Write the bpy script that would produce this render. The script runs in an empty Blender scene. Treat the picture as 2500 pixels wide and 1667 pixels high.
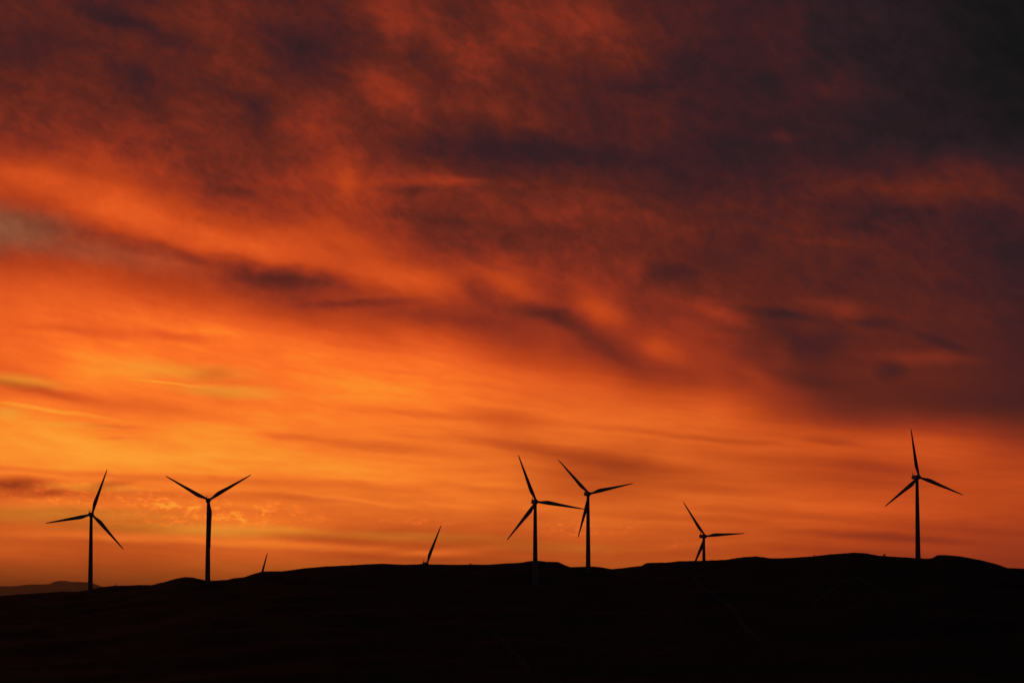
import bpy, bmesh, math, random
import numpy as np
from mathutils import Vector, Matrix, noise

random.seed(7)
scene = bpy.context.scene
C = scene.collection
R = math.radians

# ------------------------------------------------------------------ camera
W_PX, H_PX = 2500.0, 1667.0            # the photograph's own pixel size, used to turn sightings into bearings
FOV = R(20.0)
F = (W_PX / 2) / math.tan(FOV / 2)     # focal length in those pixels
HORIZON = 1441.0                       # image row of eye level
PITCH = math.atan((HORIZON - H_PX / 2) / F)

cam_d = bpy.data.cameras.new("camera")
cam_d.sensor_fit = 'HORIZONTAL'
cam_d.angle = FOV
cam_d.clip_start = 0.5
cam_d.clip_end = 200000
cam = bpy.data.objects.new("camera", cam_d)
C.objects.link(cam)
cam.location = (0, 0, 0)
cam.rotation_euler = (R(90) + PITCH, 0, 0)
scene.camera = cam

scene.view_settings.view_transform = 'Standard'
scene.view_settings.look = 'None'
scene.view_settings.exposure = 0
scene.view_settings.gamma = 1
scene.cycles.use_denoising = True
scene.cycles.volume_bounces = 0
scene.cycles.max_bounces = 3


def ray(x, y):
    """world direction, scaled so that the horizontal distance is 1, of a sighting"""
    X, Y = (x - W_PX / 2) / F, (H_PX / 2 - y) / F
    d = Vector((X, math.cos(PITCH) - Y * math.sin(PITCH), math.sin(PITCH) + Y * math.cos(PITCH)))
    return d / math.hypot(d.x, d.y)


def at(x, y, dist):
    return ray(x, y) * dist


def uv(x, y):
    """bearing of a sighting as tangents on the vertical plane due north, in hundredths of F"""
    r = ray(x, y)
    return (r.x / r.y * F / 100, r.z / r.y * F / 100)


def lin(c):
    c = c / 255.0
    return c / 12.92 if c <= 0.04045 else ((c + 0.055) / 1.055) ** 2.4


# ------------------------------------------------------------------ sky (world)
world = bpy.data.worlds.new("World")
scene.world = world
world.use_nodes = True
nt = world.node_tree
nt.nodes.clear()
L = nt.links


def nd(kind, **kw):
    n = nt.nodes.new(kind)
    for k, v in kw.items():
        setattr(n, k, v)
    return n


def put(sock, v):
    if isinstance(v, bpy.types.NodeSocket):
        L.new(v, sock)
    else:
        sock.default_value = v


def m(op, a, b=None, c=None, clamp=False):
    n = nd('ShaderNodeMath', operation=op, use_clamp=clamp)
    put(n.inputs[0], a)
    if b is not None:
        put(n.inputs[1], b)
    if c is not None:
        put(n.inputs[2], c)
    return n.outputs[0]


def smooth(x, a, b, lo=0.0, hi=1.0):
    n = nd('ShaderNodeMapRange', interpolation_type='SMOOTHSTEP')
    put(n.inputs[0], x)
    for i, v in enumerate((a, b, lo, hi)):
        put(n.inputs[i + 1], v)
    return n.outputs[0]


def comb(x, y, z=0.0):
    n = nd('ShaderNodeCombineXYZ')
    for i, v in enumerate((x, y, z)):
        put(n.inputs[i], v)
    return n.outputs[0]


def sep(v):
    n = nd('ShaderNodeSeparateXYZ')
    put(n.inputs[0], v)
    return n.outputs


def vm(op, a, b):
    n = nd('ShaderNodeVectorMath', operation=op)
    put(n.inputs[0], a)
    put(n.inputs[1], b)
    return n.outputs[0]


def turned(vec, angle, sx, sy, off=(0, 0), sz=1.0):
    """coordinates turned by angle (degrees, clockwise in the sky) and squeezed"""
    n = nd('ShaderNodeMapping', vector_type='TEXTURE')
    put(n.inputs['Vector'], vec)
    n.inputs['Location'].default_value = (off[0], off[1], 0)
    n.inputs['Rotation'].default_value = (0, 0, -R(angle))
    n.inputs['Scale'].default_value = (sx, sy, sz)
    return n.outputs[0]


def fbm(vec, scale, detail=5, rough=0.55, w=0.0, col=False, dist=0.0):
    n = nd('ShaderNodeTexNoise', noise_dimensions='4D')
    put(n.inputs['Vector'], vec)
    n.inputs['W'].default_value = w
    n.inputs['Scale'].default_value = scale
    n.inputs['Detail'].default_value = detail
    n.inputs['Roughness'].default_value = rough
    n.inputs['Distortion'].default_value = dist
    return n.outputs['Color' if col else 'Fac']


tc = nd('ShaderNodeTexCoord')
dx, dy, dz = sep(tc.outputs['Generated'])
front = m('MAXIMUM', dy, 0.08)
U0 = m('MULTIPLY', m('DIVIDE', dx, front), F / 100)
V0 = m('MULTIPLY', m('DIVIDE', dz, front), F / 100)
P0 = comb(U0, V0)
az = m('MULTIPLY', m('ARCTAN2', dx, dy), 180 / math.pi)
el = m('MULTIPLY', m('ARCSINE', dz), 180 / math.pi)

# the air stirs every cloud edge: big slow swirls, then finer ones; flatter towards the horizon
low = smooth(V0, uv(1250, 1050)[1], uv(1250, 500)[1])        # 0 in the low streaky sky, 1 in the lumpy high sky
w1 = vm('SUBTRACT', fbm(turned(P0, 12, 2.2, 1.0), 0.75, 3, 0.5, 1.3, True), (0.5, 0.5, 0.5))
w2 = vm('SUBTRACT', fbm(turned(P0, 14, 2.0, 0.9), 2.3, 4, 0.6, 4.1, True), (0.5, 0.5, 0.5))
ampx = m('MULTIPLY_ADD', low, 0.35, 0.60)
ampy = m('MULTIPLY_ADD', low, 0.36, 0.14)
fa = m('MULTIPLY_ADD', low, 0.40, 0.20)
P1 = vm('ADD', P0, vm('MULTIPLY', w1, comb(ampx, ampy, 0.0)))
P = vm('ADD', P1, vm('MULTIPLY', w2, comb(fa, m('MULTIPLY', fa, 0.7), 0.0)))
U, V, _z = sep(P)

# how strongly the set sun still lights the cloud deck, by bearing (columns, every 104 px of the photo from the
# left edge) and height (rows): 25 dark grey-blue cloud ... 275 brightest glow
GLOW = [
    (-280, [70, 70, 66, 66, 74, 80, 74, 68, 70, 84, 80, 74, 80, 80, 74, 60, 56, 50, 46, 44, 38, 34, 30, 26, 24]),
    (-200, [74, 74, 68, 68, 78, 86, 78, 72, 74, 90, 86, 80, 86, 86, 80, 64, 58, 52, 48, 46, 40, 36, 32, 26, 24]),
    (-120, [80, 78, 72, 72, 82, 90, 82, 76, 78, 98, 92, 84, 92, 92, 86, 68, 62, 52, 50, 46, 40, 36, 32, 26, 24]),
    (-40, [86, 84, 76, 78, 90, 100, 90, 80, 82, 108, 100, 94, 106, 104, 98, 76, 70, 60, 56, 54, 44, 40, 34, 28, 24]),
    (40, [90, 90, 82, 83, 99, 110, 95, 83, 86, 118, 108, 93, 118, 115, 110, 82, 78, 65, 62, 58, 46, 42, 36, 28, 24]),
    (120, [82, 75, 98, 93, 95, 100, 90, 70, 76, 95, 103, 120, 112, 102, 102, 90, 68, 62, 65, 50, 43, 40, 36, 28, 24]),
    (200, [100, 108, 100, 83, 90, 92, 105, 82, 96, 135, 105, 110, 97, 88, 80, 68, 60, 55, 52, 58, 55, 42, 36, 30, 26]),
    (280, [120, 110, 106, 110, 105, 106, 84, 135, 120, 120, 105, 100, 100, 88, 75, 76, 70, 65, 58, 60, 48, 45, 42, 34, 30]),
    (360, [152, 148, 146, 140, 126, 118, 115, 118, 138, 100, 84, 74, 70, 71, 70, 76, 66, 55, 58, 54, 50, 48, 46, 42, 40]),
    (440, [203, 205, 194, 184, 160, 126, 140, 155, 176, 145, 125, 115, 94, 88, 80, 70, 68, 68, 66, 75, 78, 82, 85, 88, 70]),
    (520, [164, 180, 213, 228, 196, 175, 160, 155, 168, 145, 115, 118, 117, 128, 122, 108, 95, 86, 88, 92, 78, 82, 76, 66, 68]),
    (600, [164, 164, 170, 184, 200, 214, 212, 213, 206, 180, 140, 118, 118, 112, 110, 108, 95, 82, 80, 95, 82, 80, 74, 66, 50]),
    (680, [213, 217, 206, 190, 178, 155, 136, 134, 170, 200, 205, 180, 185, 145, 140, 115, 100, 98, 88, 84, 80, 82, 80, 66, 60]),
    (760, [235, 240, 248, 248, 240, 235, 195, 168, 175, 165, 165, 150, 133, 142, 185, 135, 125, 125, 88, 100, 92, 90, 86, 80, 65]),
    (840, [240, 245, 240, 252, 250, 255, 255, 250, 238, 228, 228, 205, 168, 155, 128, 152, 160, 130, 95, 85, 88, 88, 84, 78, 68]),
    (920, [225, 245, 265, 258, 250, 240, 242, 250, 255, 255, 248, 238, 226, 210, 195, 158, 150, 140, 130, 98, 96, 92, 90, 80, 70]),
    (1000, [245, 245, 240, 238, 242, 242, 245, 245, 248, 248, 246, 240, 230, 230, 228, 225, 215, 208, 165, 125, 100, 98, 92, 84, 76]),
    (1080, [262, 265, 268, 260, 255, 260, 252, 246, 244, 240, 235, 225, 214, 220, 220, 212, 212, 208, 205, 200, 195, 195, 190, 168, 140]),
    (1160, [246, 260, 260, 255, 255, 255, 250, 250, 252, 250, 245, 238, 228, 190, 170, 178, 195, 198, 190, 182, 172, 174, 182, 180, 180]),
    (1240, [186, 190, 196, 210, 220, 222, 225, 222, 222, 225, 225, 228, 224, 225, 222, 215, 215, 208, 205, 205, 200, 195, 190, 182, 175]),
    (1320, [215, 212, 205, 205, 210, 222, 228, 222, 205, 200, 190, 185, 188, 195, 198, 190, 190, 188, 185, 180, 175, 165, 165, 160, 155]),
    (1400, [142, 148, 152, 158, 162, 168, 170, 172, 175, 180, 178, 172, 170, 172, 175, 180, 180, 178, 175, 170, 165, 160, 155, 150, 145]),
    (1480, [130, 135, 140, 145, 150, 155, 158, 160, 162, 165, 165, 162, 160, 160, 162, 165, 165, 165, 162, 160, 155, 150, 145, 140, 135]),
    (1560, [120] * 25),
]
# the cloud bands all sink gently to the right, level at the horizon and steepest in the upper deck: rows of the blend
# follow that slope
SLOPE = 0.20
V_LO, V_HI = uv(1250, 1400)[1], uv(1250, 600)[1]


def slope_np(v):
    t = np.clip((v - V_LO) / (V_HI - V_LO), 0, 1)
    return 0.02 + (SLOPE - 0.02) * t * t * (3 - 2 * t)


u_left, u_right = uv(0, 833)[0], uv(2500, 833)[0]
col_u = np.linspace(u_left, u_right, 25)
gv = np.array([uv(1250, y)[1] for y, _ in GLOW])
gd = np.array([g for _, g in GLOW], float) / 280.0


def cubic(xs, ys, x):
    """smooth curve through samples (falling xs), held level beyond them"""
    xs, ys = xs[::-1], ys[::-1]
    x = np.clip(x, xs[0], xs[-1])
    mm = np.gradient(ys, xs)
    i = np.clip(np.searchsorted(xs, x) - 1, 0, len(xs) - 2)
    h = xs[i + 1] - xs[i]
    t = (x - xs[i]) / h
    return ((1 + 2 * t) * (1 - t) ** 2 * ys[i] + t * (1 - t) ** 2 * h * mm[i] + t * t * (3 - 2 * t) * ys[i + 1] + t * t * (t - 1) * h * mm[i + 1])


rows_v = np.linspace(uv(1250, -420)[1], uv(1250, 1640)[1], 33)
G = np.zeros((33, 25))
fine = np.linspace(uv(1250, 1750)[1], uv(1250, -900)[1], 1500)
for c in range(25):
    slid = fine + slope_np(fine) * col_u[c]                       # the band (named by its height due north) at each height
    G[:, c] = cubic(gv, gd[:, c], np.interp(rows_v, slid, fine))
SIG = 0.78 * abs(np.mean(np.diff(rows_v)))
K = np.exp(-((rows_v[:, None] - rows_v[None, :]) / SIG) ** 2)
coef = np.linalg.solve(K + 0.012 * np.eye(len(K)), G)            # weights so that the blend passes through the rows
colpos = np.linspace(0, 1, 25)
# Q carries (bearing, height, glow so far), so that each step follows the one before
Q = comb(U, V, 0.0)


def slid_v(u, v):
    return m('MULTIPLY_ADD', smooth(v, V_LO, V_HI, 0.02, SLOPE), u, v)


for k in range(0, len(rows_v), 3):
    rp = nd('ShaderNodeValToRGB')
    cr = rp.color_ramp
    cr.interpolation = 'CARDINAL'
    while len(cr.elements) < 25:
        cr.elements.new(0.5)
    for i in range(25):
        cr.elements[i].position = float(colpos[i])
    for i in range(25):
        ch = [float(coef[k + j, i]) if k + j < len(rows_v) else 0.0 for j in range(3)]
        cr.elements[i].color = (ch[0] * 0.2 + 0.5, ch[1] * 0.2 + 0.5, ch[2] * 0.2 + 0.5, 1)
    qu, qv, _q = sep(Q)
    put(rp.inputs[0], m('DIVIDE', m('SUBTRACT', qu, u_left), u_right - u_left))
    sc_ = nd('ShaderNodeSeparateColor')
    put(sc_.inputs[0], rp.outputs[0])
    outs = sc_.outputs
    qs = slid_v(qu, qv)
    part = None
    for j in range(3):
        if k + j >= len(rows_v):
            break
        t = m('MULTIPLY', m('SUBTRACT', qs, float(rows_v[k + j])), 1 / SIG)
        wgt = m('EXPONENT', m('MULTIPLY', m('MULTIPLY', t, t), -1.0))
        val = m('MULTIPLY_ADD', outs[j], 5.0, -2.5)
        part = m('MULTIPLY', val, wgt) if part is None else m('MULTIPLY_ADD', val, wgt, part)
    Q = vm('ADD', Q, comb(0.0, 0.0, part))


def lobe(vec, x, y, hx, hy, ang, amp):
    """soft lens of cloud or glow: centre, half length and half thickness (photo px), tilt, change in glow"""
    c = uv(x, y)
    g = nd('ShaderNodeTexGradient', gradient_type='SPHERICAL')
    put(g.inputs[0], turned(vec, ang, hx * 1.9 / 100, hy * 1.9 / 100, c, 1e9))
    return smooth(g.outputs['Fac'], 0.0, 1.0, 0.0, amp)


LENSES = [
    # the high lumpy deck
    (360, 78, 150, 20, 20, -26), (740, 112, 110, 45, 10, -6), (965, 72, 40, 44, 15, 28), (1110, 100, 110, 36, 35, 16),
    (1005, 142, 62, 30, 20, -12), (1180, 150, 40, 60, -20, 12), (930, 225, 90, 40, 35, 18), (1060, 190, 34, 50, -20, -12),
    (240, 130, 60, 26, 25, -10), (330, 175, 70, 26, 15, -12), (520, 150, 100, 22, 18, 14), (640, 240, 60, 26, 10, -16),
    (1270, 60, 40, 60, -25, 14), (1480, 95, 120, 40, 35, 16), (1250, 285, 150, 34, 8, 12), (1260, 372, 330, 34, 3, -14),
    (1930, 120, 50, 60, 0, 8), (2060, 215, 60, 28, -15, 12), (1895, 335, 40, 12, 5, 16), (2130, 55, 50, 30, 0, 6),
    (1090, 446, 120, 15, 2, 34), (990, 468, 46, 14, 6, -26), (856, 452, 26, 36, 10, 24), (560, 462, 62, 15, 2, -30),
    (830, 470, 40, 24, 25, -16), (1080, 536, 90, 15, 6, -20), (1310, 565, 90, 16, 4, -14), (1430, 530, 120, 16, 2, 12),
    (2260, 465, 160, 18, 4, 16), (2160, 520, 130, 20, 6, -16), (1990, 545, 160, 22, 4, -12), (2040, 600, 70, 9, 2, 14),
    # the bright slanting band on the left and the lenses under it
    (30, 425, 90, 40, 14, 14), (150, 456, 90, 40, 15, 14), (290, 506, 90, 40, 19, 16), (430, 562, 90, 36, 19, 20), (570, 604, 90, 32, 14, 24), (710, 632, 90, 28, 11, 24), (860, 660, 90, 26, 11, 20), (1000, 688, 90, 24, 13, 14),
    (640, 560, 160, 20, 14, 10), (260, 400, 180, 20, 10, 12), (130, 552, 130, 16, 6, -14), (330, 598, 170, 16, 12, -18), (480, 625, 150, 18, 12, -22),
    (745, 684, 112, 24, 8, -28), (600, 676, 120, 16, 6, -14), (880, 738, 120, 9, -4, -36), (1040, 766, 150, 20, 6, -22),
    (1170, 705, 40, 22, 30, -30), (1250, 705, 110, 18, 22, 30),
    (1300, 767, 70, 18, 18, -36), (1385, 785, 66, 20, 24, -36), (1490, 785, 80, 40, 35, 14), (1400, 745, 50, 16, 20, -10),
    (1500, 860, 76, 30, 30, -26), (1595, 835, 30, 36, -10, 18), (1640, 868, 60, 20, 20, 20), (1630, 668, 60, 22, 8, -24),
    (1560, 655, 20, 26, 0, 22), (1725, 560, 120, 10, 4, 8), (1700, 742, 80, 20, 15, 16), (1770, 775, 76, 16, 25, 16),
    (1910, 770, 100, 12, 10, -26), (2030, 745, 90, 18, 6, 20), (2066, 765, 40, 18, 0, 16), (2140, 785, 60, 14, 5, -20),
    (1785, 802, 60, 10, 5, -18), (1960, 840, 50, 30, 30, -14), (2030, 830, 40, 30, 0, -14), (1905, 855, 30, 26, 20, 14),
    (2255, 874, 110, 16, 3, 28), (2290, 836, 70, 12, 20, -18), (2170, 905, 30, 20, 0, -22), (1830, 905, 50, 16, 30, 18),
    (1750, 900, 40, 40, 20, 16), (1960, 925, 90, 20, 12, -14),
    # the low streaks
    (210, 812, 130, 10, 5, -16), (420, 818, 120, 10, 6, -18), (60, 942, 120, 11, 12, -34), (300, 985, 220, 16, 8, -16),
    (520, 912, 40, 14, 0, -18), (430, 936, 80, 3.5, 5, 22), (90, 995, 140, 5, 8, 22), (270, 1039, 60, 3, 2, -26),
    (275, 1067, 30, 3, 0, -22), (690, 1062, 60, 9, 4, -18), (910, 1090, 180, 12, 6, -20), (1000, 1010, 150, 10, 5, -10),
    (1230, 1020, 110, 14, 5, -22), (1490, 1128, 200, 18, 8, -26), (1250, 1085, 120, 14, 8, -22), (1560, 1052, 150, 5, 6, -24),
    (1790, 1078, 110, 5, 4, -28), (2020, 1078, 60, 6, 5, -36), (2140, 1138, 140, 14, 7, -22), (1880, 1122, 140, 8, 4, -24),
    (1720, 1192, 120, 8, 4, -30), (1620, 1118, 60, 30, 0, 8), (1450, 1180, 120, 5, 5, 16), (1900, 1255, 200, 6, 4, -22),
    (1750, 1268, 120, 6, 2, -26), (1520, 1255, 120, 7, 3, -24), (1330, 1262, 120, 8, 2, -24), (2150, 1310, 190, 9, 4, -30),
    (2330, 1290, 160, 8, 4, -18), (2100, 1240, 220, 8, 3, 16), (1700, 1330, 150, 6, -5, 12), (2050, 1345, 160, 8, 4, -22),
    (700, 1332, 420, 9, 3, 26), (200, 1308, 220, 10, 2, 22), (1080, 1350, 110, 9, -4, 26), (760, 1312, 160, 7, 3, -34),
    (960, 1362, 110, 7, 4, -24), (1150, 1190, 150, 6, 4, -24), (900, 1225, 130, 4, 7, 20), (1080, 1232, 80, 5, 4, 18),
    (420, 1208, 240, 5, 3, -22), (690, 1213, 110, 5, 4, -36), (200, 1157, 260, 5, 4, -30), (560, 1172, 180, 6, 4, -30),
    (860, 1185, 160, 6, 4, -26), (38, 1178, 84, 13, 1, -74), (80, 1206, 140, 7, 1, -52), (130, 1203, 30, 7, -8, -40),
    (270, 1183, 44, 6, -8, -50), (40, 1190, 60, 8, 4, -50), (60, 1232, 160, 6, 1, 24), (250, 1225, 260, 8, 2, 18),
    (900, 1295, 120, 8, 0, -20), (80, 1290, 90, 7, 4, 16), (330, 1290, 80, 5, 2, -20),
]
for (x, y, hx, hy, ang, amp) in LENSES:
    if y > 1000 and hy < 9:
        hy, amp = hy * 1.35, amp * 0.65
    Q = vm('ADD', Q, comb(0.0, 0.0, lobe(Q, x, y, hx, hy, ang, amp / 280.0)))
glow = sep(Q)[2]

# small lit cumulus tops low on the left and behind the middle pair of towers
puff_n = fbm(turned(P0, 1, 2.1, 1.0), 5.4, 6, 0.66, 9.0, False, 0.0)
puff_m = fbm(turned(P0, 1, 1.8, 1.0), 7.5, 6, 0.64, 3.3)
puff = m('MULTIPLY_ADD', smooth(puff_m, 0.50, 0.66), 0.75, m('MULTIPLY', smooth(puff_n, 0.49, 0.68), 0.75), clamp=True)
where = vm('MULTIPLY', P1, (1, 1, 0))
for a in ((190, 1208, 210, 22, 4, 1.0), (400, 1236, 170, 30, 7, 1.0), (600, 1252, 150, 26, 3, 0.95), (1395, 1291, 62, 18, 0, 1.0), (1000, 1275, 90, 10, 1, 0.7), (1650, 1325, 60, 10, 0, 0.6),
          (1510, 1288, 60, 12, -3, 0.5), (420, 1265, 120, 18, 0, 0.8)):
    where = vm('MAXIMUM', where, comb(-1e6, -1e6, lobe(where, *a)))
where = sep(where)[2]
puffs = m('MULTIPLY', puff, where)
glow = m('MULTIPLY_ADD', puffs, 46 / 280.0, glow)

# torn texture of the deck: lumpy and slanting high up, long level streaks low down
p1u, p1v, _p = sep(P1)
PS = comb(p1u, slid_v(p1u, p1v), 0.0)
hi_n = m('SUBTRACT', fbm(turned(PS, 14, 1.7, 1.0), 1.25, 5, 0.55, 2.0, False, 0.4), 0.5)
hi_f = m('SUBTRACT', smooth(fbm(turned(PS, 18, 1.3, 1.0), 2.5, 5, 0.55, 7.0, False, 0.3), 0.34, 0.66), 0.5)
hi_g = m('SUBTRACT', smooth(fbm(turned(PS, 22, 1.3, 1.0), 6.0, 5, 0.6, 12.0, False, 0.3), 0.33, 0.67), 0.5)
lo_n = m('SUBTRACT', fbm(turned(PS, 1, 9.0, 1.0), 2.1, 5, 0.58, 3.0), 0.5)
lo_f = m('SUBTRACT', fbm(turned(PS, 0, 8.0, 1.0), 7.5, 4, 0.6, 5.5), 0.5)
calm = smooth(glow, 0.42, 0.72, 1.0, 0.22)                         # the bright veils are smooth, the dark deck is lumpy
hi_t = m('MULTIPLY', m('MULTIPLY', m('MULTIPLY_ADD', hi_n, 0.36, m('MULTIPLY', m('MULTIPLY_ADD', hi_g, 0.32, hi_f), 0.17)), low), calm)
lo_t = m('MULTIPLY', m('MULTIPLY_ADD', lo_n, 0.16, m('MULTIPLY', lo_f, 0.13)), m('MULTIPLY_ADD', low, -0.8, 1.0))
tex = m('ADD', hi_t, lo_t)
glow = m('MULTIPLY', glow, m('ADD', tex, m('MULTIPLY_ADD', low, -0.095, 1.035)))

pal = nd('ShaderNodeValToRGB')
stops = [(15, (16, 17, 17)), (25, (25, 23, 24)), (45, (44, 30, 34)), (60, (60, 31, 34)), (75, (77, 34, 32)), (90, (92, 37, 29)),
         (110, (112, 42, 30)), (135, (138, 48, 30)), (160, (161, 56, 29)), (185, (187, 67, 27)), (210, (213, 80, 31)),
         (235, (237, 97, 35)), (250, (255, 114, 38)), (262, (255, 136, 41)), (278, (255, 158, 50))]
cr = pal.color_ramp
cr.interpolation = 'LINEAR'
while len(cr.elements) < len(stops):
    cr.elements.new(0.5)
for i, (v, c) in enumerate(stops):
    cr.elements[i].position = v / 280.0
for i, (v, c) in enumerate(stops):
    cr.elements[i].color = (lin(c[0]), lin(c[1]), lin(c[2]), 1)
put(pal.inputs[0], glow)

# clear sky showing through thin places: the same light, yellower and greyer
clear = nd('ShaderNodeValToRGB')
cr = clear.color_ramp
cst = [(60, (60, 36, 28)), (140, (140, 64, 18)), (175, (176, 86, 26)), (205, (205, 112, 36)), (240, (236, 142, 46)), (275, (255, 160, 52))]
while len(cr.elements) < len(cst):
    cr.elements.new(0.5)
for i, (v, c) in enumerate(cst):
    cr.elements[i].position = v / 280.0
for i, (v, c) in enumerate(cst):
    cr.elements[i].color = (lin(c[0]), lin(c[1]), lin(c[2]), 1)
put(clear.inputs[0], glow)
hole = vm('MULTIPLY', Q, (1, 1, 0))
for a in ((30, 925, 120, 15, 8, 0.9), (20, 1010, 50, 18, 0, 1.0), (150, 1035, 150, 9, 3, 0.7),
          (430, 905, 160, 20, 3, 0.75), (560, 955, 130, 17, 3, 0.85), (330, 900, 70, 14, -5, 0.4), (220, 1190, 160, 14, 2, 0.8), (120, 1256, 360, 24, 1, 1.0),
          (480, 1292, 440, 19, 2, 1.0), (1000, 1310, 330, 16, 2, 0.85), (1330, 1335, 260, 22, 2, 0.7), (350, 1080, 260, 20, 5, 0.4),
          (650, 1100, 280, 18, 5, 0.45), (1850, 1180, 200, 14, 3, 0.3), (1850, 1330, 300, 12, 1, 0.3)):
    hole = vm('MAXIMUM', hole, comb(-1e6, -1e6, lobe(hole, *a)))
hole = sep(hole)[2]
horizon_band = m('MAXIMUM', smooth(V, uv(1250, 1425)[1], uv(1250, 1300)[1], 0.75, 0.0), smooth(V, uv(1250, 1180)[1], uv(1250, 820)[1], 0.34, 0.0))
hole = m('MAXIMUM', hole, horizon_band)
hole = m('MULTIPLY', hole, m('SUBTRACT', 1.0, puffs))
east_fade = smooth(U, uv(1500, 833)[0], uv(2300, 833)[0], 1.0, 0.35)
hole = m('MULTIPLY', hole, east_fade)
mix = nd('ShaderNodeMix', data_type='RGBA')
put(mix.inputs['Factor'], hole)
put(mix.inputs['A'], pal.outputs[0])
put(mix.inputs['B'], clear.outputs[0])

# the thin grey-brown veil at the left, in front of paler sky
veil = sep(vm('MAXIMUM', vm('MULTIPLY', Q, (1, 1, 0)), comb(-1e6, -1e6, lobe(Q, -10, 556, 160, 44, 8, 0.85))))[2]
veil = m('MAXIMUM', veil, lobe(Q, 200, 608, 220, 28, 9, 0.30))
vcol = nd('ShaderNodeVectorMath', operation='SCALE')
vcol.inputs[0].default_value = (lin(148), lin(95), lin(66))
put(vcol.inputs['Scale'], m('POWER', m('MULTIPLY', glow, 280 / 165.0), 1.5))
mix2 = nd('ShaderNodeMix', data_type='RGBA')
put(mix2.inputs['Factor'], m('MULTIPLY', veil, 0.95))
put(mix2.inputs['A'], mix.outputs['Result'])
put(mix2.inputs['B'], vcol.outputs[0])
mix = mix2

# the glow belongs to this quarter of the sky only
vis = m('MULTIPLY', smooth(az, -75, -20), smooth(az, 14, 60, 1.0, 0.0))
vis = m('MULTIPLY', vis, smooth(el, 13, 40, 1.0, 0.0))
vis = m('MULTIPLY', vis, smooth(dy, 0.05, 0.3))
glowing = nd('ShaderNodeVectorMath', operation='SCALE')
put(glowing.inputs[0], mix.outputs['Result'])
put(glowing.inputs['Scale'], m('MULTIPLY', vis, 10.0))

sky = nd('ShaderNodeTexSky', sky_type='NISHITA')
sky.sun_disc = False
sky.sun_elevation = R(-4.0)
sky.sun_rotation = R(-14.0)
sky.air_density = 1.0
sky.dust_density = 2.0
skys = nd('ShaderNodeVectorMath', operation='SCALE')
put(skys.inputs[0], sky.outputs[0])
put(skys.inputs['Scale'], m('MULTIPLY_ADD', vis, -1.0, 1.0))
dusk = nd('ShaderNodeVectorMath', operation='SCALE')
dusk.inputs[0].default_value = (0.034, 0.042, 0.066)             # dull blue of the rest of the clouded evening sky
put(dusk.inputs['Scale'], m('MULTIPLY_ADD', vis, -1.0, 1.0))
total = vm('ADD', vm('ADD', glowing.outputs[0], skys.outputs[0]), dusk.outputs[0])
bg = nd('ShaderNodeBackground')
put(bg.inputs['Color'], total)
bg.inputs['Strength'].default_value = 0.1
outw = nd('ShaderNodeOutputWorld')
L.new(bg.outputs[0], outw.inputs['Surface'])
world.cycles.sampling_method = 'MANUAL'
world.cycles.sample_map_resolution = 1024
# (the sun has set: no sun lamp)


# ------------------------------------------------------------------ helpers
def material(name, base, rough=0.6, var=0.0, scale=1.0, bump=0.0, tint=None):
    mt = bpy.data.materials.new(name)
    mt.use_nodes = True
    t = mt.node_tree
    b = t.nodes['Principled BSDF']
    b.inputs['Roughness'].default_value = rough
    b.inputs['Specular IOR Level'].default_value = 0.3
    tcn = t.nodes.new('ShaderNodeTexCoord')
    nz = t.nodes.new('ShaderNodeTexNoise')
    nz.inputs['Scale'].default_value = scale
    nz.inputs['Detail'].default_value = 8
    nz.inputs['Roughness'].default_value = 0.65
    t.links.new(tcn.outputs['Object'], nz.inputs['Vector'])
    rp = t.nodes.new('ShaderNodeValToRGB')
    rp.color_ramp.elements[0].position = 0.3
    rp.color_ramp.elements[1].position = 0.7
    a = [c * (1 - var) for c in base]
    e = tint if tint else [min(1, c * (1 + var)) for c in base]
    rp.color_ramp.elements[0].color = (*a, 1)
    rp.color_ramp.elements[1].color = (*e, 1)
    t.links.new(nz.outputs['Fac'], rp.inputs[0])
    t.links.new(rp.outputs[0], b.inputs['Base Color'])
    if bump:
        bp = t.nodes.new('ShaderNodeBump')
        bp.inputs['Strength'].default_value = bump
        bp.inputs['Distance'].default_value = 0.3
        t.links.new(nz.outputs['Fac'], bp.inputs['Height'])
        t.links.new(bp.outputs[0], b.inputs['Normal'])
    return mt


M_PAINT = material('turbine_paint', (0.52, 0.52, 0.50), 0.55, 0.06, 0.4)
M_BLADE = material('blade_gelcoat', (0.52, 0.52, 0.51), 0.5, 0.05, 0.3)
M_METAL = material('galvanised_steel', (0.35, 0.35, 0.36), 0.5, 0.15, 2.0)
M_CONC = material('concrete', (0.3, 0.29, 0.27), 0.9, 0.2, 1.0)
M_GROUND = material('dry_hill_grass', (0.03, 0.028, 0.018), 1.0, 0.5, 0.02, 0.4, (0.085, 0.074, 0.048))
M_HILLS = material('far_hills', (0.05, 0.05, 0.04), 1.0, 0.3, 0.001)
M_LEAF = material('scrub_leaves', (0.04, 0.05, 0.025), 0.8, 0.4, 1.5)
M_BARK = material('scrub_stems', (0.06, 0.045, 0.03), 0.9, 0.3, 3.0)


def link_mesh(name, me, mat, parent=None, smooth_faces=True):
    o = bpy.data.objects.new(name, me)
    C.objects.link(o)
    if mat:
        me.materials.append(mat)
    if smooth_faces:
        me.polygons.foreach_set('use_smooth', [True] * len(me.polygons))
    if parent:
        o.parent = parent
    return o


def from_bm(name, bm, mat, parent=None, smooth_faces=True):
    bmesh.ops.recalc_face_normals(bm, faces=bm.faces)
    me = bpy.data.meshes.new(name)
    bm.to_mesh(me)
    bm.free()
    return link_mesh(name, me, mat, parent, smooth_faces)


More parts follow.
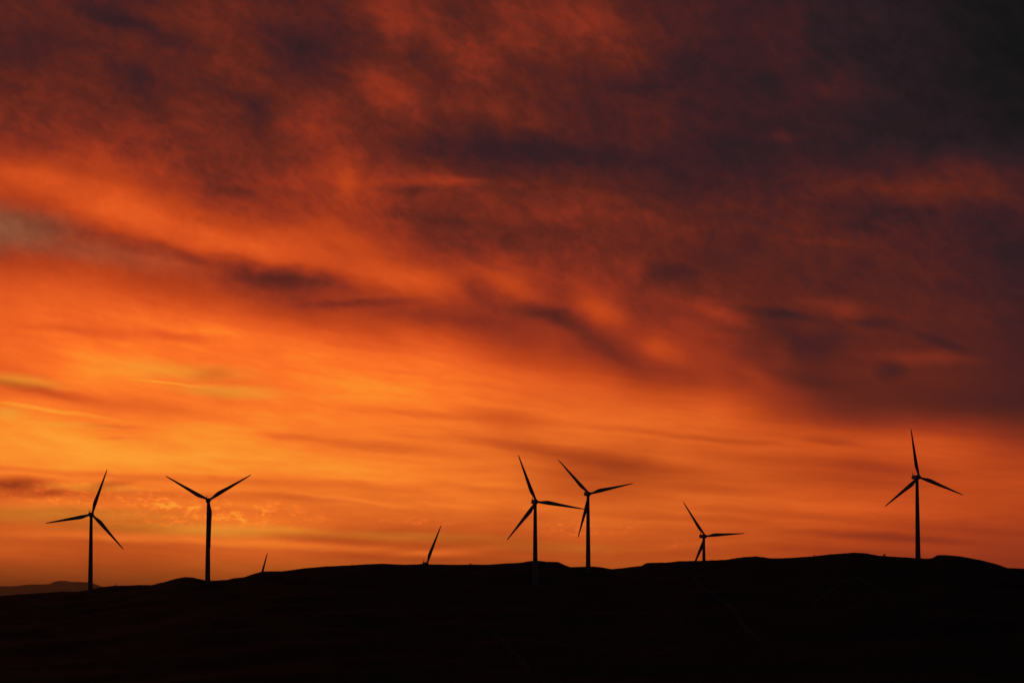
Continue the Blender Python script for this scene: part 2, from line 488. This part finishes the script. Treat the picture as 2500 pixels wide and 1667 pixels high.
def loft(bm, rings, cap=True):
    """skin a list of equally long rings of points"""
    vs = [[bm.verts.new(p) for p in ring] for ring in rings]
    n = len(rings[0])
    for a, b in zip(vs, vs[1:]):
        for i in range(n):
            j = (i + 1) % n
            bm.faces.new((a[i], a[j], b[j], b[i]))
    if cap:
        bm.faces.new(vs[0])
        bm.faces.new(vs[-1])


def circle(r, z, n=32, cx=0.0, cy=0.0):
    return [(cx + r * math.cos(2 * math.pi * i / n), cy + r * math.sin(2 * math.pi * i / n), z) for i in range(n)]


# ------------------------------------------------------------------ the land
# skyline of the near ridge, (column, row) sightings
RIDGE = [(-400, 1475), (-200, 1466), (0, 1454), (50, 1450), (153, 1443.4), (187, 1443.8), (214, 1440), (249, 1432), (283, 1429), (310, 1429), (337, 1427),
         (369, 1427.6), (402, 1420), (432, 1411), (452, 1408), (471, 1409), (497, 1415), (513, 1417), (555, 1415), (570, 1411),
         (597, 1408), (624, 1399), (643, 1394), (670, 1393.4), (687, 1394), (750, 1385.5), (796, 1382), (845, 1379.5), (892, 1377), (934, 1375),
         (987, 1378), (1030, 1376.5), (1045, 1377), (1125, 1378), (1152, 1377), (1186, 1378), (1236, 1374.5), (1267, 1373.5), (1297, 1368.5),
         (1315, 1368), (1336, 1370.6), (1362, 1370.8), (1391, 1384), (1428, 1382.3), (1447, 1382.3), (1470, 1384), (1493, 1389), (1527, 1385),
         (1565, 1380.6), (1579, 1373.2), (1627, 1372.5), (1657, 1369.3), (1715, 1368), (1772, 1365.6), (1814, 1359.3), (1845, 1357.2), (1883, 1362.4),
         (1929, 1361), (1987, 1356.8), (2021, 1352.8), (2086, 1348.2), (2113, 1349.6), (2147, 1356), (2180, 1357.8), (2212, 1359), (2243, 1361.3),
         (2268, 1362), (2280, 1358.6), (2287, 1353), (2308, 1352.8), (2346, 1357.4), (2396, 1367), (2427, 1374.4), (2461, 1386), (2500, 1387.2),
         (2700, 1392), (2900, 1400)]
r_az = np.array([math.atan2(ray(x, y).x, ray(x, y).y) for x, y in RIDGE])
r_tan = np.array([ray(x, y).z for x, y in RIDGE])

# turbines: (hub column, hub row, blade radius in photo px, first blade clockwise from up, yaw to the right, label)
TURB = [
    (224.4, 1255.0, 114.6, 18.5, 15.6, 'dark wind turbine at the far left, rising before the hazy flat-topped hill'),
    (509.8, 1220.5, 119.8, 58.9, 10.6, 'Y-shaped wind turbine with its lower blade hanging straight down its tower'),
    (1309.4, 1224.2, 121.8, -21.1, 11.6, 'wind turbine whose right blade reaches across to the next tower'),
    (1438.7, 1205.0, 113.2, -43.1, 13, 'wind turbine just right of the overlapping pair, low blade slanting left of its tower'),
    (1722.1, 1308.5, 100.7, -33.9, 16.9, 'smaller wind turbine with a half sunken tower, lower blade tip cut by the ridge'),
    (2243.4, 1164.2, 118.0, -8.2, 12.6, 'tall wind turbine standing alone at the far right'),
    (629.5, 1443.6, 97.0, 14.0, 12, 'nearly hidden wind turbine, one short blade tip showing at the left slope'),
    (1042.2, 1376.0, 101.0, 21.2, 14, 'sunken wind turbine with one whole slanting blade and hub above the ridge'),
]
HUB_H, RAD, OVER = 67.0, 40.0, 4.4
tur = []
for (hx, hy, rp_, a0, yaw, lab) in TURB:
    dist = RAD * F / rp_
    hub = at(hx, hy, dist)
    fw = Vector((math.sin(R(yaw)), -math.cos(R(yaw)), 0))
    base = hub - fw * OVER
    base.z = hub.z - HUB_H
    tur.append((base, math.atan2(base.x, base.y), math.hypot(base.x, base.y), a0, yaw, lab))

crest_pts = sorted([(tur[0][1], tur[0][2] + 75), (tur[1][1], tur[1][2] + 55), (tur[2][1], tur[2][2] + 210), (tur[3][1], tur[3][2] + 55),
                    (tur[5][1], tur[5][2] + 25), (R(-2.2), 2480), (R(3.6), 2500), (R(-14), 2420), (R(14), 2380), (R(-40), 2600), (R(40), 2600)])
c_az = np.array([p[0] for p in crest_pts])
c_d = np.array([p[1] for p in crest_pts])

az_dense = np.linspace(R(-12), R(12), 860)
az_mid_l = np.linspace(R(-180), R(-12), 120)[:-1]
az_mid_r = np.linspace(R(12), R(180), 120)[1:]
AZ = np.concatenate([az_mid_l, az_dense, az_mid_r])
D = np.concatenate([np.array([0.5, 3, 8]), np.geomspace(15, 1100, 40), np.linspace(1130, 2150, 50)[:-1], np.linspace(2150, 2720, 110)[:-1],
                    np.linspace(2720, 3200, 40)[:-1], np.geomspace(3200, 72000, 40)])

tan_sharp = np.interp(AZ, r_az, r_tan)
ker = np.exp(-(np.arange(-60, 61) / 26.0) ** 2)
ker /= ker.sum()
tan_smooth = np.interp(AZ, AZ, np.convolve(np.pad(tan_sharp, 60, mode='edge'), ker, mode='valid'))
crest = np.interp(AZ, c_az, c_d)
away = np.clip((np.abs(AZ) - R(14)) / R(50), 0, 1)
tan_sharp = tan_sharp * (1 - away)
tan_smooth = tan_smooth * (1 - away)

VALLEY, PLAIN = -62.0, -115.0
near_d = np.array([0, 8, 60, 300, 700, 1050])
near_z = np.array([-1.7, -1.9, -5, -30, -56, VALLEY])


def height(i, d):
    dc = crest[i]
    k = min(1.0, abs(d - dc) / 160.0)
    k = k * k * (3 - 2 * k)
    zc = (tan_sharp[i] * (1 - k) + tan_smooth[i] * k) * dc
    if d <= 1050:
        z = float(np.interp(d, near_d, near_z))
    elif d <= dc:
        t = (d - 1050) / (dc - 1050)
        s = t ** 1.55
        # round the last metres of the climb
        e = (dc - d) / 60.0
        z = VALLEY + (zc - VALLEY) * s
        if e < 1:
            z += (zc - z) * (1 - e) ** 2 * 0.35
    else:
        t = (d - dc)
        z = zc - (0.10 * t * t / (t + 60.0))
        z = max(z, PLAIN) if t < 3000 else PLAIN
    return z


nA, nD = len(AZ), len(D)
verts = np.zeros((nA, nD, 3))
for i, a in enumerate(AZ):
    sa, ca = math.sin(a), math.cos(a)
    for j, d in enumerate(D):
        x, y = sa * d, ca * d
        z = height(i, d)
        if 40 < d < 6000:
            g = min(1.0, abs(d - crest[i]) / 120.0)
            z += noise.fractal(Vector((x * 0.012, y * 0.012, 0.3)), 1.0, 2.0, 4) * 2.6 * g
            z += noise.fractal(Vector((x * 0.11, y * 0.11, 1.7)), 0.8, 2.1, 3) * (0.16 + 0.25 * g)
        verts[i, j] = (x, y, z)
# level a pad for every tower, so that each stands on the ground
flat = verts.reshape(-1, 3)
for k, (base, a, d, a0, yaw, lab) in enumerate(tur):
    r2 = (flat[:, 0] - base.x) ** 2 + (flat[:, 1] - base.y) ** 2
    rad = 26.0 if k in (0, 1, 3, 5) else (45.0 if k == 2 else 90.0)
    near = r2 < (rad * 2.6) ** 2
    w = np.exp(-(r2[near] / rad ** 2) ** 1.5)
    flat[near, 2] += (base.z - 0.1 - flat[near, 2]) * w
idx = np.arange(nA * nD).reshape(nA, nD)
faces = np.stack([idx[:-1, :-1], idx[1:, :-1], idx[1:, 1:], idx[:-1, 1:]], -1).reshape(-1, 4)
me = bpy.data.meshes.new('ground')
me.from_pydata(flat.tolist(), [], faces[:, ::-1].tolist())
me.update()
ground = link_mesh('ground', me, M_GROUND)
ground['kind'] = 'structure'


def ground_z(x, y):
    """height of the finished ground mesh under a point"""
    a, d = math.atan2(x, y), math.hypot(x, y)
    i = int(np.clip(np.searchsorted(AZ, a) - 1, 0, nA - 2))
    j = int(np.clip(np.searchsorted(D, d) - 1, 0, nD - 2))
    s = (a - AZ[i]) / (AZ[i + 1] - AZ[i])
    t = (d - D[j]) / (D[j + 1] - D[j])
    g = flat.reshape(nA, nD, 3)[:, :, 2]
    return (g[i, j] * (1 - s) + g[i + 1, j] * s) * (1 - t) + (g[i, j + 1] * (1 - s) + g[i + 1, j + 1] * s) * t


# the far flat-topped hills on the left, far off
FAR = [(-900, 1438), (-500, 1434), (-200, 1431), (0, 1430.6), (34, 1430), (70, 1426), (95, 1426), (119, 1425.4), (125, 1423.5), (132, 1419), (149, 1417), (164, 1417.8),
       (172, 1419.6), (196, 1420), (213, 1421), (227, 1423.6), (238, 1427), (251, 1431.7), (270, 1439), (300, 1450), (340, 1462), (400, 1466)]
DFAR = 62000.0
fz_az = np.array([math.atan2(ray(x, y).x, ray(x, y).y) for x, y in FAR])
fz = np.array([ray(x, y).z * DFAR for x, y in FAR])
fa_az = np.linspace(fz_az[0], fz_az[-1], 300)
prof = np.interp(fa_az, fz_az, fz)
offs = [(-3200, 0.0), (-2300, 0.16), (-1500, 0.36), (-900, 0.58), (-400, 0.84), (-150, 0.96), (0, 1.0), (300, 0.97), (900, 0.8), (1800, 0.5), (3200, 0.0)]
hv = []
for i, a in enumerate(fa_az):
    for (o_, s) in offs:
        d = DFAR + o_ + 600 * noise.noise(Vector((a * 60, 0.0, 4.0)))
        z = (PLAIN - 6) + (prof[i] - (PLAIN - 6)) * s
        if 0 < s < 1:
            z += 9 * noise.noise(Vector((a * 160, o_ * 0.002, 2.0))) * (1 - s)
        hv.append((math.sin(a) * d, math.cos(a) * d, z))
no = len(offs)
hf = [(i * no + j, i * no + j + 1, (i + 1) * no + j + 1, (i + 1) * no + j) for i in range(len(fa_az) - 1) for j in range(no - 1)]
me = bpy.data.meshes.new('hills')
me.from_pydata(hv, [], hf)
me.update()
hills = link_mesh('hills', me, M_HILLS)
hills['kind'] = 'structure'


# ------------------------------------------------------------------ wind turbines
def blade_mesh():
    """blade along +Z from the hub centre; seen from the front (from -Y) its trailing edge is on the left (-X)"""
    st = [  # radius, chord, thickness share, leading edge offset, twist
        (1.0, 1.75, 1.00, 0.875, 0), (2.2, 1.75, 1.00, 0.875, 0), (3.6, 1.85, 0.88, 0.88, 4), (5.2, 2.25, 0.66, 0.92, 9), (7.0, 2.78, 0.47, 0.98, 11),
        (9.0, 3.12, 0.36, 1.00, 10.5), (11.0, 3.10, 0.31, 0.98, 9.5), (14.0, 2.82, 0.27, 0.90, 7.5), (18.0, 2.42, 0.24, 0.80, 5.5), (22.0, 2.08, 0.22, 0.70, 4),
        (26.0, 1.76, 0.20, 0.60, 2.8), (30.0, 1.44, 0.19, 0.50, 1.8), (34.0, 1.14, 0.18, 0.40, 1.0), (37.0, 0.90, 0.17, 0.32, 0.5), (38.8, 0.70, 0.17, 0.24, 0.2),
        (39.6, 0.46, 0.18, 0.14, 0), (40.0, 0.14, 0.25, 0.03, 0)]
    rings = []
    n = 20
    for (r, c, th, le, tw) in st:
        c, le, ring = c * 1.06, le * 1.06, []
        round_ = max(0.0, min(1.0, (th - 0.3) / 0.7))
        for i in range(n):
            a = 2 * math.pi * i / n
            xs = 0.5 * (1 + math.cos(a))                     # 0 trailing ... 1 leading
            half_ellipse = 0.5 * math.sin(a)
            taper = (xs ** 0.55) * 1.12 if xs > 0 else 0.0   # thin towards the trailing edge
            yy = half_ellipse * (round_ + (1 - round_) * taper) * th * c
            xx = le - c * (1 - xs)
            # twist about the pitch axis
            t = R(tw)
            x2 = xx * math.cos(t) - yy * math.sin(t)
            y2 = xx * math.sin(t) + yy * math.cos(t)
            bend = -0.9 * (r / 40.0) ** 2                    # pre-bend, away from the tower
            ring.append((x2, y2 + bend, r))
        rings.append(ring)
    bm = bmesh.new()
    loft(bm, rings)
    return bm


def tower_mesh():
    bm = bmesh.new()
    def rad_at(z):
        return 2.14 + (1.26 - 2.14) * (z / 65.0) ** 1.05
    rings = [circle(2.14, -2.5), circle(2.14, 0.0)]
    for z in np.linspace(1.0, 65.0, 40):
        r = rad_at(z)
        rings.append(circle(r, z))
        if abs(z - 22.3) < 0.9 or abs(z - 43.7) < 0.9:       # flange lips
            rings.append(circle(r + 0.04, z + 0.02))
            rings.append(circle(r + 0.04, z + 0.22))
            rings.append(circle(r - 0.005, z + 0.24))
    loft(bm, rings)
    return bm


def rounded_section(y, w, zt, zb, bev):
    """octagon-ish section of the nacelle across X at a station along Y"""
    hw = w / 2
    return [(-hw, y, zb + bev), (-hw + bev, y, zb), (hw - bev, y, zb), (hw, y, zb + bev), (hw, y, zt - bev), (hw - bev, y, zt), (-hw + bev, y, zt), (-hw, y, zt - bev)]


def nacelle_mesh():
    bm = bmesh.new()
    rings = [rounded_section(8.6, 2.4, 1.0, -1.1, 0.5), rounded_section(8.1, 3.1, 1.5, -1.6, 0.55), rounded_section(4.5, 3.4, 1.75, -1.8, 0.5),
             rounded_section(1.0, 3.4, 1.8, -1.85, 0.5), rounded_section(-1.6, 3.3, 1.75, -1.8, 0.55), rounded_section(-2.6, 2.7, 1.35, -1.4, 0.7),
             rounded_section(-2.9, 2.2, 1.05, -1.1, 0.6)]
    loft(bm, rings)
    # yaw bearing collar under the nacelle
    loft(bm, [circle(1.22, -2.25, 28), circle(1.5, -2.1, 28), circle(1.55, -1.7, 28)])
    return bm


def hub_mesh():
    bm = bmesh.new()
    pr = [(-4.4 + 1.55, 1.3), (-4.4 + 1.1, 1.62), (-4.4 + 0.3, 1.75), (-4.4 - 0.5, 1.7), (-4.4 - 1.2, 1.42), (-4.4 - 1.75, 0.95), (-4.4 - 2.05, 0.45), (-4.4 - 2.12, 0.1)]
    n = 28
    loft(bm, [[(r * math.cos(2 * math.pi * i / n), y, r * math.sin(2 * math.pi * i / n)) for i in range(n)] for y, r in pr])
    return bm


def bar(bm, p, q, r0, r1=None, n=8):
    p, q = Vector(p), Vector(q)
    r1 = r0 if r1 is None else r1
    d = (q - p).normalized()
    s = d.cross(Vector((0.3, 0.9, 0.1))).normalized()
    t = d.cross(s)
    loft(bm, [[tuple(c + s * (r * math.cos(2 * math.pi * i / n)) + t * (r * math.sin(2 * math.pi * i / n))) for i in range(n)] for c, r in ((p, r0), (q, r1))])


def box(bm, x0, x1, y0, y1, z0, z1):
    loft(bm, [[(x0, y0, z), (x1, y0, z), (x1, y1, z), (x0, y1, z)] for z in (z0, z1)])


TILT = R(5)
CONE = R(1.5)


def make_turbine():
    root = bpy.data.objects.new('wind_turbine', None)
    C.objects.link(root)
    tower = from_bm('tower', tower_mesh(), M_PAINT, root)
    bm = bmesh.new()                                          # door in the foot of the tower, with its steps
    box(bm, 2.08, 2.2, -0.45, 0.45, 1.2, 3.3)
    door = from_bm('door', bm, M_METAL, tower, False)
    bm = bmesh.new()
    loft(bm, [circle(3.4, -1.6, 28), circle(3.4, -0.1, 28), circle(2.6, 0.15, 28)])
    from_bm('foundation', bm, M_CONC, root)
    bm = bmesh.new()
    box(bm, 2.12, 3.0, -0.6, 0.6, 1.05, 1.15)
    for k in range(4):
        box(bm, 3.0 + 0.25 * k, 3.25 + 0.25 * k, -0.5, 0.5, 0.80 - 0.26 * k, 0.86 - 0.26 * k)
    bar(bm, (2.2, -0.6, 1.1), (2.2, -0.6, -0.4), 0.05)
    bar(bm, (2.95, -0.6, 1.1), (2.95, -0.6, -0.4), 0.05)
    bar(bm, (2.2, -0.58, 2.1), (2.95, -0.58, 2.1), 0.03)
    bar(bm, (2.95, -0.58, 2.1), (4.0, -0.58, 1.0), 0.03)
    bar(bm, (2.95, -0.58, 2.1), (2.95, -0.58, 1.1), 0.03)
    bar(bm, (4.0, -0.58, 1.0), (4.0, -0.58, 0.0), 0.03)
    from_bm('steps', bm, M_METAL, root, False)
    nac = from_bm('nacelle', nacelle_mesh(), M_PAINT, root, False)
    nac.location = (0, 0, HUB_H)
    nac.rotation_euler = (TILT * 0.4, 0, 0)
    bm = bmesh.new()                                          # mast with vane and cup anemometer at the rear edge of the roof
    bar(bm, (-0.8, 7.4, 1.3), (-0.8, 7.7, 4.1), 0.42, 0.12)
    bar(bm, (-0.8, 7.6, 3.3), (0.5, 7.6, 3.3), 0.07)
    bar(bm, (0.5, 7.6, 3.2), (0.5, 7.6, 3.8), 0.07)
    box(bm, -0.84, -0.76, 7.7, 8.4, 3.7, 4.1)
    from_bm('wind_sensor', bm, M_METAL, nac, False)
    bm = bmesh.new()                                          # cooler box on the rear
    box(bm, -1.3, 1.3, 8.3, 9.5, -1.4, 0.7)
    from_bm('cooler', bm, M_PAINT, nac, False)
    hub = from_bm('hub', hub_mesh(), M_PAINT, root)
    hub.location = (0, 0, HUB_H)
    bm0 = blade_mesh()
    bmesh.ops.recalc_face_normals(bm0, faces=bm0.faces)
    bme = bpy.data.meshes.new('blade')
    bm0.to_mesh(bme)
    bm0.free()
    blades = []
    for k in range(3):
        b = link_mesh('blade', bme, M_BLADE if k == 0 else None, root)
        blades.append(b)
    return root


def set_rotor(root, a0):
    """turn the three blades; angles clockwise from straight up as seen from the front"""
    k = 0
    for o in root.children:
        if o.name.split('.')[0] == 'blade':
            a = R(a0 + 120 * k)
            rot = Matrix.Rotation(TILT * -1, 4, 'X') @ Matrix.Rotation(a, 4, 'Y') @ Matrix.Rotation(CONE, 4, 'X')
            o.matrix_local = Matrix.Translation((0, -OVER, HUB_H)) @ rot
            k += 1


def copy_tree(o, parent=None):
    c = o.copy()
    C.objects.link(c)
    c.parent = parent
    for ch in list(o.children):
        copy_tree(ch, c)
    return c


proto = make_turbine()
for k, (base, a, d, a0, yaw, lab) in enumerate(tur):
    t = proto if k == 0 else copy_tree(proto)
    t.location = base
    t.rotation_euler = (0, 0, R(yaw))
    t['label'] = lab
    t['category'] = 'wind turbine'
    t['group'] = 'wind turbines along the ridge'
    set_rotor(t, a0)


# ------------------------------------------------------------------ scrub on the skyline
def shrub(x, dist_off, w, h, lab, seed):
    rnd = random.Random(seed)
    a = math.atan2(ray(x, 1380).x, ray(x, 1380).y)
    d = float(np.interp(a, AZ, crest)) + dist_off
    px, py = math.sin(a) * d, math.cos(a) * d
    root = bpy.data.objects.new('shrub', None)
    C.objects.link(root)
    root.location = (px, py, ground_z(px, py) - 0.05)
    root['label'] = lab
    root['category'] = 'shrub'
    bm = bmesh.new()
    for k in range(7):
        an = rnd.uniform(0, 2 * math.pi)
        rr = rnd.uniform(0.1, 0.4) * w
        bar(bm, (0.1 * math.cos(an), 0.1 * math.sin(an), -0.15), (rr * math.cos(an), rr * math.sin(an), h * rnd.uniform(0.5, 0.9)), 0.05, 0.015, 5)
    from_bm('stems', bm, M_BARK, root)
    bm = bmesh.new()
    for k in range(420):
        an = rnd.uniform(0, 2 * math.pi)
        q = math.sqrt(rnd.random())
        zz = rnd.random()
        ww = w * 0.5 * (1 - 0.45 * zz) * (0.8 + 0.3 * math.sin(3 * an + seed))
        c = Vector((q * ww * math.cos(an), q * ww * math.sin(an), 0.05 + h * zz * (1 - 0.25 * q)))
        s = rnd.uniform(0.06, 0.14)
        u = Vector((rnd.gauss(0, 1), rnd.gauss(0, 1), rnd.gauss(0, 1))).normalized()
        v = u.cross(Vector((rnd.gauss(0, 1), rnd.gauss(0, 1), rnd.gauss(0, 1)))).normalized()
        bm.faces.new([bm.verts.new(c + u * s * 1.6), bm.verts.new(c + v * s), bm.verts.new(c - u * s * 1.6), bm.verts.new(c - v * s)])
    me_ = bpy.data.meshes.new('foliage')
    bm.to_mesh(me_)
    bm.free()
    link_mesh('foliage', me_, M_LEAF, root, False)
    root['group'] = 'shrubs on the skyline'


shrub(2159, 0, 3.0, 2.0, 'bushy rounded shrub on the ridge left of the lone far-right turbine', 3)
shrub(1988, 0, 1.3, 1.5, 'small upright shrub on the bare rising skyline of the right-hand hill', 5)
shrub(1148, 0, 1.8, 1.0, 'low shrub on the ridge between the single blade and the overlapping turbines', 8)
shrub(282.5, 0, 0.9, 1.6, 'thin upright shrub on the low crest right of the leftmost turbine', 11)

# rough grass and heather along the crest, past counting
rnd = random.Random(21)
tv, tf = [], []
for k in range(7000):
    a = rnd.uniform(R(-11.5), R(11.5))
    d = float(np.interp(a, AZ, crest)) + rnd.gauss(0, 14)
    px, py = math.sin(a) * d, math.cos(a) * d
    z0 = ground_z(px, py)
    hgt = rnd.uniform(0.15, 0.45) * (1 + 1.1 * max(0.0, noise.noise(Vector((a * 700, 0, 9)))) ** 0.7)
    for q in range(6):
        t_ = rnd.uniform(0, math.pi)
        ox, oy = rnd.gauss(0, 0.22), rnd.gauss(0, 0.22)
        wx, wy = math.cos(t_) * 0.07, math.sin(t_) * 0.07
        n0 = len(tv)
        lean = rnd.gauss(0, 0.18)
        tv += [(px + ox - wx, py + oy - wy, z0 - 0.1), (px + ox + wx, py + oy + wy, z0 - 0.1), (px + ox + lean, py + oy + rnd.gauss(0, 0.15), z0 + hgt * rnd.uniform(0.6, 1.0))]
        tf.append((n0, n0 + 1, n0 + 2))
me = bpy.data.meshes.new('grass_tufts')
me.from_pydata(tv, [], tf)
me.update()
tufts = link_mesh('grass_tufts', me, M_LEAF, None, False)
tufts['kind'] = 'stuff'


# gravel tracks crossing the dark slope
def on_ground(x, y):
    r_ = ray(x, y)
    for d in np.arange(1150, 2700, 4.0):
        if ground_z(r_.x * d, r_.y * d) >= r_.z * d:
            return Vector((r_.x * d, r_.y * d, 0))
    return None


M_TRACK = material('pale_gravel', (0.13, 0.125, 0.11), 1.0, 0.3, 0.2)
for name_, line in (('track', [(1690, 1408), (1712, 1432), (1742, 1452), (1776, 1474), (1800, 1496), (1815, 1530), (1850, 1560), (1905, 1580)]),
                    ('track', [(1985, 1478), (2020, 1446), (2062, 1418), (2094, 1408), (2122, 1428), (2180, 1446), (2260, 1452)]),
                    ('track', [(1212, 1545), (1240, 1580), (1268, 1604), (1290, 1640)])):
    pts = [p for p in (on_ground(*q) for q in line) if p is not None]
    dense = []
    for p, q in zip(pts, pts[1:]):
        n_ = max(2, int((q - p).length / 8))
        dense += [p.lerp(q, i_ / n_) for i_ in range(n_)]
    dense.append(pts[-1])
    tv, tf = [], []
    for i_, p in enumerate(dense):
        dr = (dense[min(i_ + 1, len(dense) - 1)] - dense[max(i_ - 1, 0)]).normalized()
        sd = Vector((-dr.y, dr.x, 0))
        for o_ in (-2.2, -0.7, 0.7, 2.2):
            w_ = p + sd * (o_ + 0.5 * noise.noise(Vector((p.x * 0.05, p.y * 0.05, o_))))
            tv.append((w_.x, w_.y, ground_z(w_.x, w_.y) + 0.12))
    for i_ in range(len(dense) - 1):
        for j_ in range(3):
            b_ = i_ * 4 + j_
            tf.append((b_, b_ + 1, b_ + 5, b_ + 4))
    me = bpy.data.meshes.new(name_)
    me.from_pydata(tv, [], tf)
    me.update()
    tr = link_mesh(name_, me, M_TRACK)
    tr['kind'] = 'structure'

# ------------------------------------------------------------------ evening haze
bm = bmesh.new()
box(bm, -75000, 75000, -75000, 75000, -123, 190)
mh = bpy.data.materials.new('evening_haze')
mh.use_nodes = True
t = mh.node_tree
t.nodes.clear()
pv = t.nodes.new('ShaderNodeVolumePrincipled')
pv.inputs['Color'].default_value = (0.54, 0.70, 1.0, 1)
pv.inputs['Density'].default_value = 9.0e-6
pv.inputs['Anisotropy'].default_value = 0.85
om = t.nodes.new('ShaderNodeOutputMaterial')
t.links.new(pv.outputs[0], om.inputs['Volume'])
haze = from_bm('haze', bm, mh, None, False)
haze['kind'] = 'stuff'
